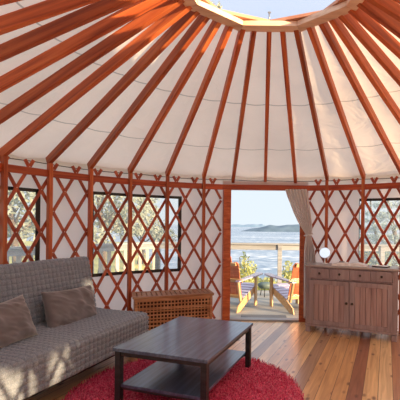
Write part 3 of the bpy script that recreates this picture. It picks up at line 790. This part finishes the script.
chest()

# ------------------------------------------------------------------ cabinet
def cabinet():
    W_, D_ = 1.165, .345
    t = empty('sideboard', (.685, 5.02, 0), rad(-21.7), label='grey-brown pine sideboard with four drawers and two doors, right of the doorway', cat='sideboard')
    mc = M['cab']
    bm = bmesh.new()
    bx(bm, (.0125, D_ / 2, .48), (.025, D_, .80), None, .002); bx(bm, (W_ - .0125, D_ / 2, .48), (.025, D_, .80), None, .002)
    bx(bm, (W_ / 2, D_ - .008, .48), (W_ - .05, .012, .80)); bx(bm, (W_ / 2, D_ / 2, .095), (W_ - .05, D_ - .02, .03), None, .002)
    bx(bm, (W_ / 2, .014, .725), (W_ - .05, .022, .022), None, .002); bx(bm, (W_ / 2, .014, .873), (W_ - .05, .022, .014), None, .002)
    bx(bm, (.04, .012, .48), (.035, .022, .78), None, .002); bx(bm, (W_ - .04, .012, .48), (.035, .022, .78), None, .002)
    bx(bm, (W_ / 2, .016, .48), (.02, .022, .78), None, .002)
    for k in (1, 3): bx(bm, (.055 + (W_ - .11) * k / 4, .014, .80), (.014, .022, .14), None, .002)
    bmobj('carcass', bm, mc, t)
    box('base_rail', (W_ / 2, .012, .094), (W_ + .012, .040, .028), mc, t, bev=.006)
    o = box('worktop', (W_ / 2, D_ / 2 - .008, .893), (W_ + .035, D_ + .02, .026), M['cab_top'], t, bev=.007)
    for x in (.035, W_ - .035):
        for y in (.018, D_ - .035): 
            if True:
                bm = bmesh.new(); bx(bm, (x, y, .037), (.062, .055, .070), None, .006); bmobj('foot', bm, mc, t)
    for k in range(4):
        x0 = .058 + (W_ - .116) * k / 4; x1 = .058 + (W_ - .116) * (k + 1) / 4
        bm = bmesh.new(); bx(bm, ((x0 + x1) / 2, -.004, .80), (x1 - x0 - .008, .018, .126), None, .003)
        bx(bm, ((x0 + x1) / 2, .16, .80), (x1 - x0 - .03, .28, .10))
        d = bmobj('drawer', bm, mc, t)
        kb = lathe('knob', [(.001, -.043), (.012, -.043), (.016, -.036), (.013, -.028), (.007, -.022), (.007, -.012), (.001, -.012)], M['knob'], d, c=((x0 + x1) / 2, 0, .80), axis='y', seg=16)
    for s_ in (0, 1):
        x0 = .058 if s_ == 0 else W_ / 2 + .008; x1 = W_ / 2 - .008 if s_ == 0 else W_ - .058
        z0, z1 = .112, .708; st = .058; y = -.004
        bm = bmesh.new()
        bx(bm, (x0 + st / 2, y, (z0 + z1) / 2), (st, .022, z1 - z0), None, .003); bx(bm, (x1 - st / 2, y, (z0 + z1) / 2), (st, .022, z1 - z0), None, .003)
        bx(bm, ((x0 + x1) / 2, y, z0 + st / 2), (x1 - x0 - 2 * st, .021, st), None, .003); bx(bm, ((x0 + x1) / 2, y, z1 - st / 2), (x1 - x0 - 2 * st, .021, st), None, .003)
        d = bmobj('door', bm, mc, t)
        bm = bmesh.new(); n = 6; wd = (x1 - x0 - 2 * st) / n
        for k in range(n): bx(bm, (x0 + st + (k + .5) * wd, y + .006, (z0 + z1) / 2), (wd - .0035, .012, z1 - z0 - 2 * st + .01), None, .004)
        p = bmobj('panel', bm, M['cab_panel'], d)
        kx = x1 - .028 if s_ == 0 else x0 + .028
        lathe('knob', [(.001, -.048), (.012, -.048), (.017, -.040), (.013, -.031), (.008, -.024), (.008, -.014), (.001, -.014)], M['knob'], d, c=(kx, 0, .43), axis='y', seg=16)
    return t
cabinet()
def on_cab(x, y, z=.9065):   # local -> world
    a = rad(-21.7); return (.685 + x * cos(a) - y * sin(a), 5.02 + x * sin(a) + y * cos(a), z)
# mirror
mr_ = empty('table_mirror', on_cab(.215, .20), rad(-14.5), label='small round vanity mirror on a white stand on top of the sideboard', cat='mirror')
lathe('stand', [(.001, 0), (.040, 0), (.040, .006), (.012, .014), (.009, .03), (.008, .085), (.001, .085)], M['white'], mr_)
lathe('rim', [(.001, .010), (.076, .010), (.079, .004), (.079, -.004), (.074, -.008), (.001, -.008)], M['white'], mr_, c=(0, 0, .150), axis='y', seg=36)
lathe('glass', [(.001, -.0105), (.072, -.0105), (.072, -.0085), (.001, -.0085)], M['mirror'], mr_, c=(0, 0, .150), axis='y', seg=36, smooth=False)
for c_m in [x for x in bpy.data.objects if x.parent == mr_ and x.name.split('.')[0] in ('rim', 'glass')]:
    c_m.matrix_local = Matrix.Translation((0, 0, .150)) @ Matrix.Rotation(rad(-20.6), 4, 'X') @ Matrix.Translation((0, 0, -.150))
# open magazine and papers
mg = empty('open_magazine', on_cab(.56, .13), rad(-21.7 + 8), label='open white magazine lying flat on the middle of the sideboard', cat='magazine')
def page(name, s_, mat):
    vs_, fs = [], []; n = 10
    for k in range(n + 1):
        t = k / n; x = s_ * .23 * t; z = .016 + .034 * sin(PI * min(1, t * 1.0)) * (1 - t) ** .6 + .006 * (1 - t)
        for y in (-.11, .13): vs_ += [(x, y, z)]
    for k in range(n + 1):
        t = k / n; x = s_ * .23 * t
        for y in (-.11, .13): vs_ += [(x, y, .0005)]
    m = 2 * (n + 1)
    for k in range(n):
        fs.append((2 * k, 2 * k + 2, 2 * k + 3, 2 * k + 1)); fs.append((m + 2 * k, m + 2 * k + 1, m + 2 * k + 3, m + 2 * k + 2))
        fs.append((2 * k, m + 2 * k, m + 2 * k + 2, 2 * k + 2)); fs.append((2 * k + 1, 2 * k + 3, m + 2 * k + 3, m + 2 * k + 1))
    fs += [(0, 1, m + 1, m), (2 * n, m + 2 * n, m + 2 * n + 1, 2 * n + 1)]
    return mesh(name, vs_, fs, mat, mg, smooth=False)
page('left_pages', -1, M['paper']); rp = page('right_pages', 1, M['paper'])
box('printed_picture', (-.10, .01, .0495), (.07, .13, .0015), M['ink'], mg, bev=0)
nb = empty('dark_notebook', on_cab(.955, .17), rad(-34), label='thin dark-edged notebook beside the magazine on the sideboard', cat='notebook')
box('cover', (0, 0, .006), (.20, .14, .011), M['black'], nb, bev=.002); box('pages', (.0, 0, .0135), (.188, .13, .003), M['paper'], nb, bev=.0005)

# ------------------------------------------------------------------ outside: deck, railing, chairs
DZ = -.15
pts = [(-5.9, -3), (-5.9, 2), (-4.75, 5.9), (-2.3, 8.98), (5.6, 8.98), (5.6, -3)]
# deck surface with a hole under the tent would be hidden by the floor: keep it just below
dk = prism('deck', pts, DZ - .04, DZ, M['deck']); tag(dk, kind='structure', label='weathered grey deck boards around the tent')
RT = 1.0
def railing(A, B, label, nposts, balusters, lastpost=True):
    A = Vector(A); B = Vector(B); root = empty('deck_railing', A, 0, label=label, cat='railing', group='deck railings')
    d = B - A
    zt = RT - DZ
    beam('cap_rail', (0, 0, RT - .02), d + Vector((0, 0, RT - .02)), .14, .04, M['rail'], root)
    beam('top_rail', (0, 0, RT - .105), d + Vector((0, 0, RT - .105)), .04, .12, M['rail'], root)
    if not balusters: beam('foot_rail', (0, 0, DZ + .13), d + Vector((0, 0, DZ + .13)), .035, .03, M['rail'], root)
    for k in range(nposts if lastpost else nposts - 1):
        p = d * (k / (nposts - 1)); box('post', (p.x, p.y, (RT - .04 + DZ) / 2), (.10, .10, RT - .04 - DZ), M['rail'], root)
    if balusters:
        beam('bottom_rail', (0, 0, DZ + .11), d + Vector((0, 0, DZ + .11)), .04, .08, M['rail'], root)
        n = int(d.length / .19); nrm = Vector((d.y, -d.x, 0)).normalized()
        for k in range(n):
            p = d * ((k + .5) / n) + nrm * .03
            beam('baluster', (p.x, p.y, DZ + .06), (p.x, p.y, RT - .045), .085, .02, M['baluster'], root, up=nrm, bev=.002)
railing((-2.35, 8.9, 0), (.58, 8.9, 0), 'weathered grey deck railing seen through the doorway, left of its post', 2, False, lastpost=False)
railing((.58, 8.9, 0), (5.5, 8.9, 0), 'weathered grey deck railing seen through the doorway, from its post to the right', 3, False)
railing((-2.35, 8.9, 0), (-4.7, 5.85, 0), 'deck railing with pale vertical boards seen through the wide window', 3, True)
railing((-4.72, 5.75, 0), (-5.8, 2.0, 0), 'deck railing with pale vertical boards seen through the far left window', 3, True)

def adirondack(loc, rz, label):
    t = empty('adirondack_chair', loc, rz, label=label, cat='garden chair', group='wooden garden chairs on the deck')
    a, l = M['adi'], M['adi_leg']
    for s_ in (-1, 1):
        # stringer: from the rear foot up to the front leg
        V = [(-.02, 0), (.10, 0), (.76, .27), (.78, .36), (.70, .37), (.25, .22), (.02, .10)]
        vs_ = [(s_ * .25 - .011, y, z) for y, z in V] + [(s_ * .25 + .011, y, z) for y, z in V]; n = len(V)
        fs = [tuple(range(n)), tuple(range(n, 2 * n))[::-1]] + [(i, n + i, n + (i + 1) % n, (i + 1) % n) for i in range(n)]
        o = mesh('rear_leg', vs_, fs, l, t)
        bm = bmesh.new(); bm.from_mesh(o.data); bmesh.ops.recalc_face_normals(bm, faces=bm.faces[:]); bmesh.ops.bevel(bm, geom=bm.edges[:], offset=.003, segments=1, affect='EDGES'); bm.to_mesh(o.data); bm.free()
        beam('front_leg', (s_ * .275, .69, 0), (s_ * .275, .69, .555), .09, .024, l, t, up=(1, 0, 0))
        # arm: wide paddle
        V = [(s_ * .235, -.02), (s_ * .235, .70), (s_ * .225, .80), (s_ * .26, .86), (s_ * .34, .86), (s_ * .38, .80), (s_ * .38, .60), (s_ * .33, .25), (s_ * .31, -.02)]
        if s_ < 0: V = V[::-1]
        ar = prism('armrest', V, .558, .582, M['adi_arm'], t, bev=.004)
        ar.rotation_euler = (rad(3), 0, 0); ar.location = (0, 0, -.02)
        beam('arm_support', (s_ * .285, .05, .20), (s_ * .285, -.035, .535), .03, .05, l, t)
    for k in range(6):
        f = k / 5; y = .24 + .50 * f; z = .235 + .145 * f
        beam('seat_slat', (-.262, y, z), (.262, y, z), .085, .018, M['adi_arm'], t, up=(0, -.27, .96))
    # back slats in a fan with a rounded top
    by, bz = .22, .21; dy, dz = -.34, .80
    for k in range(5):
        s_ = k - 2; L_ = .86 - .045 * s_ * s_; w0, w1 = .085, .115
        x0 = s_ * .092; x1 = s_ * .125
        nv = 6; vs_ = []; top = [(-.5, 0), (-.42, .03), (-.2, .055), (.2, .055), (.42, .03), (.5, 0)]
        u = Vector((x1 - x0, dy, dz)).normalized(); nrm = Vector((0, dz, -dy)).normalized()
        outl = [(-w0 / 2, 0), (w0 / 2, 0)] + [(-tx * w1 * -1, L_ + tz_) for tx, tz_ in reversed(top)]
        b0 = Vector((x0, by, bz))
        ptsF = [b0 + Vector((1, 0, 0)) * px_ + u * h_ for px_, h_ in outl]
        n = len(ptsF); vs_ = [p + nrm * .009 for p in ptsF] + [p - nrm * .009 for p in ptsF]
        fs = [tuple(range(n)), tuple(range(n, 2 * n))[::-1]] + [(i, n + i, n + (i + 1) % n, (i + 1) % n) for i in range(n)]
        o = mesh('back_slat', vs_, fs, a, t)
        bm = bmesh.new(); bm.from_mesh(o.data); bmesh.ops.recalc_face_normals(bm, faces=bm.faces[:]); bm.to_mesh(o.data); bm.free()
    q = Vector((0, dy, dz)).normalized()
    for h_, w_ in ((.05, .50), (.38, .64), (.70, .52)):
        p = Vector((0, by, bz)) + q * h_ + Vector((0, -dz, dy)).normalized() * .026
        beam('back_brace', (-w_ / 2, p.y, p.z), (w_ / 2, p.y, p.z), .06, .03, l, t, up=q.cross(Vector((1, 0, 0))))
    t.scale = (1.1, 1.1, 1.04)
    return t
adirondack((-.574, 6.75, DZ), rad(-24), 'slatted cedar garden chair on the deck, left side of the doorway')
adirondack((.93, 6.70, DZ), rad(27), 'slatted cedar garden chair on the deck, right side of the doorway')
st = empty('side_table', (.22, 8.25, DZ), label='small round grey-green table between the two garden chairs', cat='side table')
lathe('table_top', [(.001, .18), (.12, .18), (.155, .21), (.17, .25), (.16, .28), (.10, .305), (.001, .31)], M['stone'], st)
for k in range(3):
    a = 2 * PI * k / 3 + .4; tube('leg', [(.13 * cos(a), .13 * sin(a), 0), (.09 * cos(a), .09 * sin(a), .19)], .010, M['black'], st)
dmt = box('doormat', (.15, 6.32, DZ + .009), (.78, .30, .016), M['mat_grey'], bev=.005); tag(dmt, 'flat grey doormat on the deck just outside the doorway', 'doormat')

# ------------------------------------------------------------------ landscape
def ground():
    vs_, fs = [], []; nx, ny = 90, 70
    for j in range(ny + 1):
        for i in range(nx + 1):
            x = -45 + 90 * i / nx; y = -25 + 75 * j / ny
            lim = 12.6
            if x < -3.2: lim = 12.6 + min(26, (-3.2 - x) * 3.0)
            if x > 3.0: lim = 12.6 + min(26, (x - 3.0) * 4.0)
            z = -.50 + .05 * noise.noise(Vector((x, y, 0)))
            if y > lim: z -= min(11, (y - lim) * 1.6) 
            vs_.append((x, y, z))
    for j in range(ny):
        for i in range(nx):
            b = j * (nx + 1) + i; fs.append((b, b + 1, b + nx + 2, b + nx + 1))
    o = mesh('ground', vs_, fs, M['grass'], smooth=True); tag(o, kind='structure', label='dry yellow grass above the shore')
ground()
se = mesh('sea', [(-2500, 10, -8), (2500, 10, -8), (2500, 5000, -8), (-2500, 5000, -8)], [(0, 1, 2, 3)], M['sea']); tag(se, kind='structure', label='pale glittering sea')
def isle(x0, x1, y, h, mat, seed, label, depth):
    vs_, fs = [], []; n = 60; m = 8
    for i in range(n + 1):
        t = i / n; x = x0 + (x1 - x0) * t
        env = min(1, t * 5) * min(1, (1 - t) * 6)
        for j in range(m + 1):
            s_ = j / m; hh = h * (sin(PI * s_) ** .7) * env * (.65 + .35 * noise.noise(Vector((t * 9 + seed, s_ * 2, 0))) + .25 * t)
            vs_.append((x, y + depth * s_, -8 + hh))
    for i in range(n):
        for j in range(m): b = i * (m + 1) + j; fs.append((b, b + m + 1, b + m + 2, b + 1))
    o = mesh('island', vs_, fs, mat, smooth=True); tag(o, label, 'island')
isle(-22, 190, 520, 13.0, M['isle'], 2, 'low dark wooded island on the horizon in the right of the doorway', 60)
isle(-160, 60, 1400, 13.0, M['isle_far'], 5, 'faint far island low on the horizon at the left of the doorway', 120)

def foliage(name, blobs, n, size, mat, parent, seed, narrow=1.0):
    r2 = random.Random(seed); V, F = [], []
    tot = sum(b[3] * b[4] * b[5] for b in blobs)
    for (x, y, z, rx, ry, rz) in blobs:
        for _ in range(int(n * rx * ry * rz / tot)):
            while True:
                q = Vector((r2.uniform(-1, 1), r2.uniform(-1, 1), r2.uniform(-1, 1)))
                if .25 < q.length < 1: break
            q = q * (.72 + .28 * q.length); c = Vector((x + q.x * rx, y + q.y * ry, z + q.z * rz))
            a = Vector((r2.uniform(-1, 1), r2.uniform(-1, 1), r2.uniform(-1, 1))).normalized(); b = a.orthogonal().normalized()
            s_ = size * r2.uniform(.6, 1.3); k = len(V)
            V += [c - a * s_, c + b * s_ * .4 * narrow, c + a * s_, c - b * s_ * .4 * narrow]; F.append((k, k + 1, k + 2, k + 3))
    return mesh(name, V, F, mat, parent)
def tree(loc, h, wd, label, seed, mat, n=3500, conif=False, base=-.5):
    r2 = random.Random(seed); t = empty('conifer_tree' if conif else 'leafy_tree', (*loc, base), label=label, cat='tree')
    pts = [(.15 * sin(k), .1 * cos(k * 1.3), h * .92 * k / 6) for k in range(7)]
    tube('trunk', pts, [.16 * h / 6 * (1 - k / 7.5) for k in range(7)], M['bark'], t)
    bl = []
    if conif:
        for k in range(11):
            f = k / 10; z = h * (.14 + .86 * f); r = wd * (1 - f) ** .8 + .12
            for q in range(6):
                a = q * PI / 3 + k; bl.append((r * .55 * cos(a), r * .55 * sin(a), z - .12 * r, r * .5, r * .5, .16 * h / 5))
    else:
        for k in range(16):
            a = r2.uniform(0, 2 * PI); f = r2.uniform(.22, .95); r = wd * r2.uniform(.2, .75); s_ = wd * r2.uniform(.28, .5)
            bl.append((r * cos(a), r * sin(a), h * f, s_, s_, s_ * .75))
            tube('branch', [(.05, 0, h * f * .7), (r * cos(a) * .6, r * sin(a) * .6, h * f)], [.04, .015], M['bark'], t, seg=5)
    foliage('foliage', bl, n, .11 if not conif else .12, mat, t, seed + 1, .8 if not conif else .4)
def tr(px, Y): return ((px - 256) / 370 * Y, Y)
tree(tr(12, 10.5), 4.6, 1.6, 'pale leafy tree seen through the far left window', 11, M['leaf'])
tree(tr(-75, 11), 5, 1.5, 'pale leafy tree outside left, beyond the far left window', 12, M['leaf'])
tree(tr(46, 17.5), 5.6, 1.9, 'leafy tree further back behind the far left window', 13, M['leaf'])
tree(tr(100, 13), 5.0, 1.7, 'leafy tree behind the left part of the wide window', 14, M['leaf'])
tree(tr(140, 17.5), 5.6, 1.6, 'leafy tree behind the middle of the wide window', 15, M['leaf'])
tree(tr(72, 24), 6.5, 2.4, 'farther leafy tree at the left edge of the wide window', 16, M['leaf'])
tree(tr(392, 12.5), 4.2, 1.25, 'blue-green conifer behind the window over the sideboard', 21, M['needle'], 3600, True)
tree(tr(440, 15), 5.4, 1.6, 'taller conifer beyond the right edge of the right window', 22, M['needle'], 3400, True)
tree(tr(374, 17), 4.0, 1.3, 'farther small conifer in the left of the right window', 23, M['needle'], 2200, True)
tree(tr(211, 13.5), 10.4, .6, 'tall thin-leaved tree whose twigs show through the left of the skylight', 31, M['leaf'], 500)
def shrub(px, Y, h, wd, label, seed, mat=None):
    x = (px - 256) / 370 * Y; t = empty('shrub', (x, Y, -.5), label=label, cat='shrub', group='yellow shrubs beyond the railing')
    r2 = random.Random(seed)
    st_ = bmesh.new()
    for k in range(5):
        a = 2 * PI * k / 5; tube('stem', [(0, 0, 0), (wd * .5 * cos(a), wd * .5 * sin(a), h * .8)], [.012, .005], M['bark'], t, seg=5)
    st_.free()
    foliage('foliage', [(0, 0, h * .35, wd, wd, h * .36), (.1 * wd, 0, h * .7, wd * .45, wd * .45, h * .3)], 650, .05, mat or M['shrub'], t, seed)
shrub(244, 9.7, 1.35, .26, 'taller yellow-green shrub beyond the railing, left of the doorway view', 41)
shrub(252, 10.2, .95, .28, 'low yellow shrub beyond the railing near the middle', 42)
shrub(288, 10.0, 1.05, .30, 'sparse pale shrub beyond the railing at the right of the doorway', 43)
shrub(236, 10.3, .9, .25, 'small yellow shrub beside the left garden chair back', 44)
shrub(268, 10.9, .42, .45, 'lowest yellow shrub patch behind the little round table', 45)

# unseen plants added right of the tent, shaped to break up the low sun
def outat(az, dist, base=(-1.6, 2.7)):
    return (base[0] + sin(rad(az)) * dist, base[1] + cos(rad(az)) * dist)
def canopy_tree(loc, z0, z1, w_, n, seed, label):
    t = empty('leafy_tree', (*loc, -.5), label=label, cat='tree')
    tube('trunk', [(0, 0, 0), (.06, .03, z0 + .5), (0, 0, z1 + .3)], [.12, .08, .03], M['bark'], t)
    foliage('foliage', [(0, 0, (z0 + z1) / 2 + .5, w_, w_, (z1 - z0) / 2)], n, .13, M['leaf'], t, seed, 1.6)
canopy_tree(outat(120, 11.2), 2.15, 4.0, 1.5, 2600, 61, 'unseen leafy tree outside the right wall, its high crown set to break up the sun')
tb = empty('sun_break_bush', (*outat(120, 10.6, (-2.1, 4.3)), -.5), label='unseen bush added outside the right wall to block low sun', cat='bush')
foliage('foliage', [(0, 0, 1.3, 1.15, 1.15, 1.38)], 4500, .12, M['leaf'], tb, 71, 1.6)
tube('stem', [(0, 0, 0), (0, 0, 1.8)], [.05, .02], M['bark'], tb)
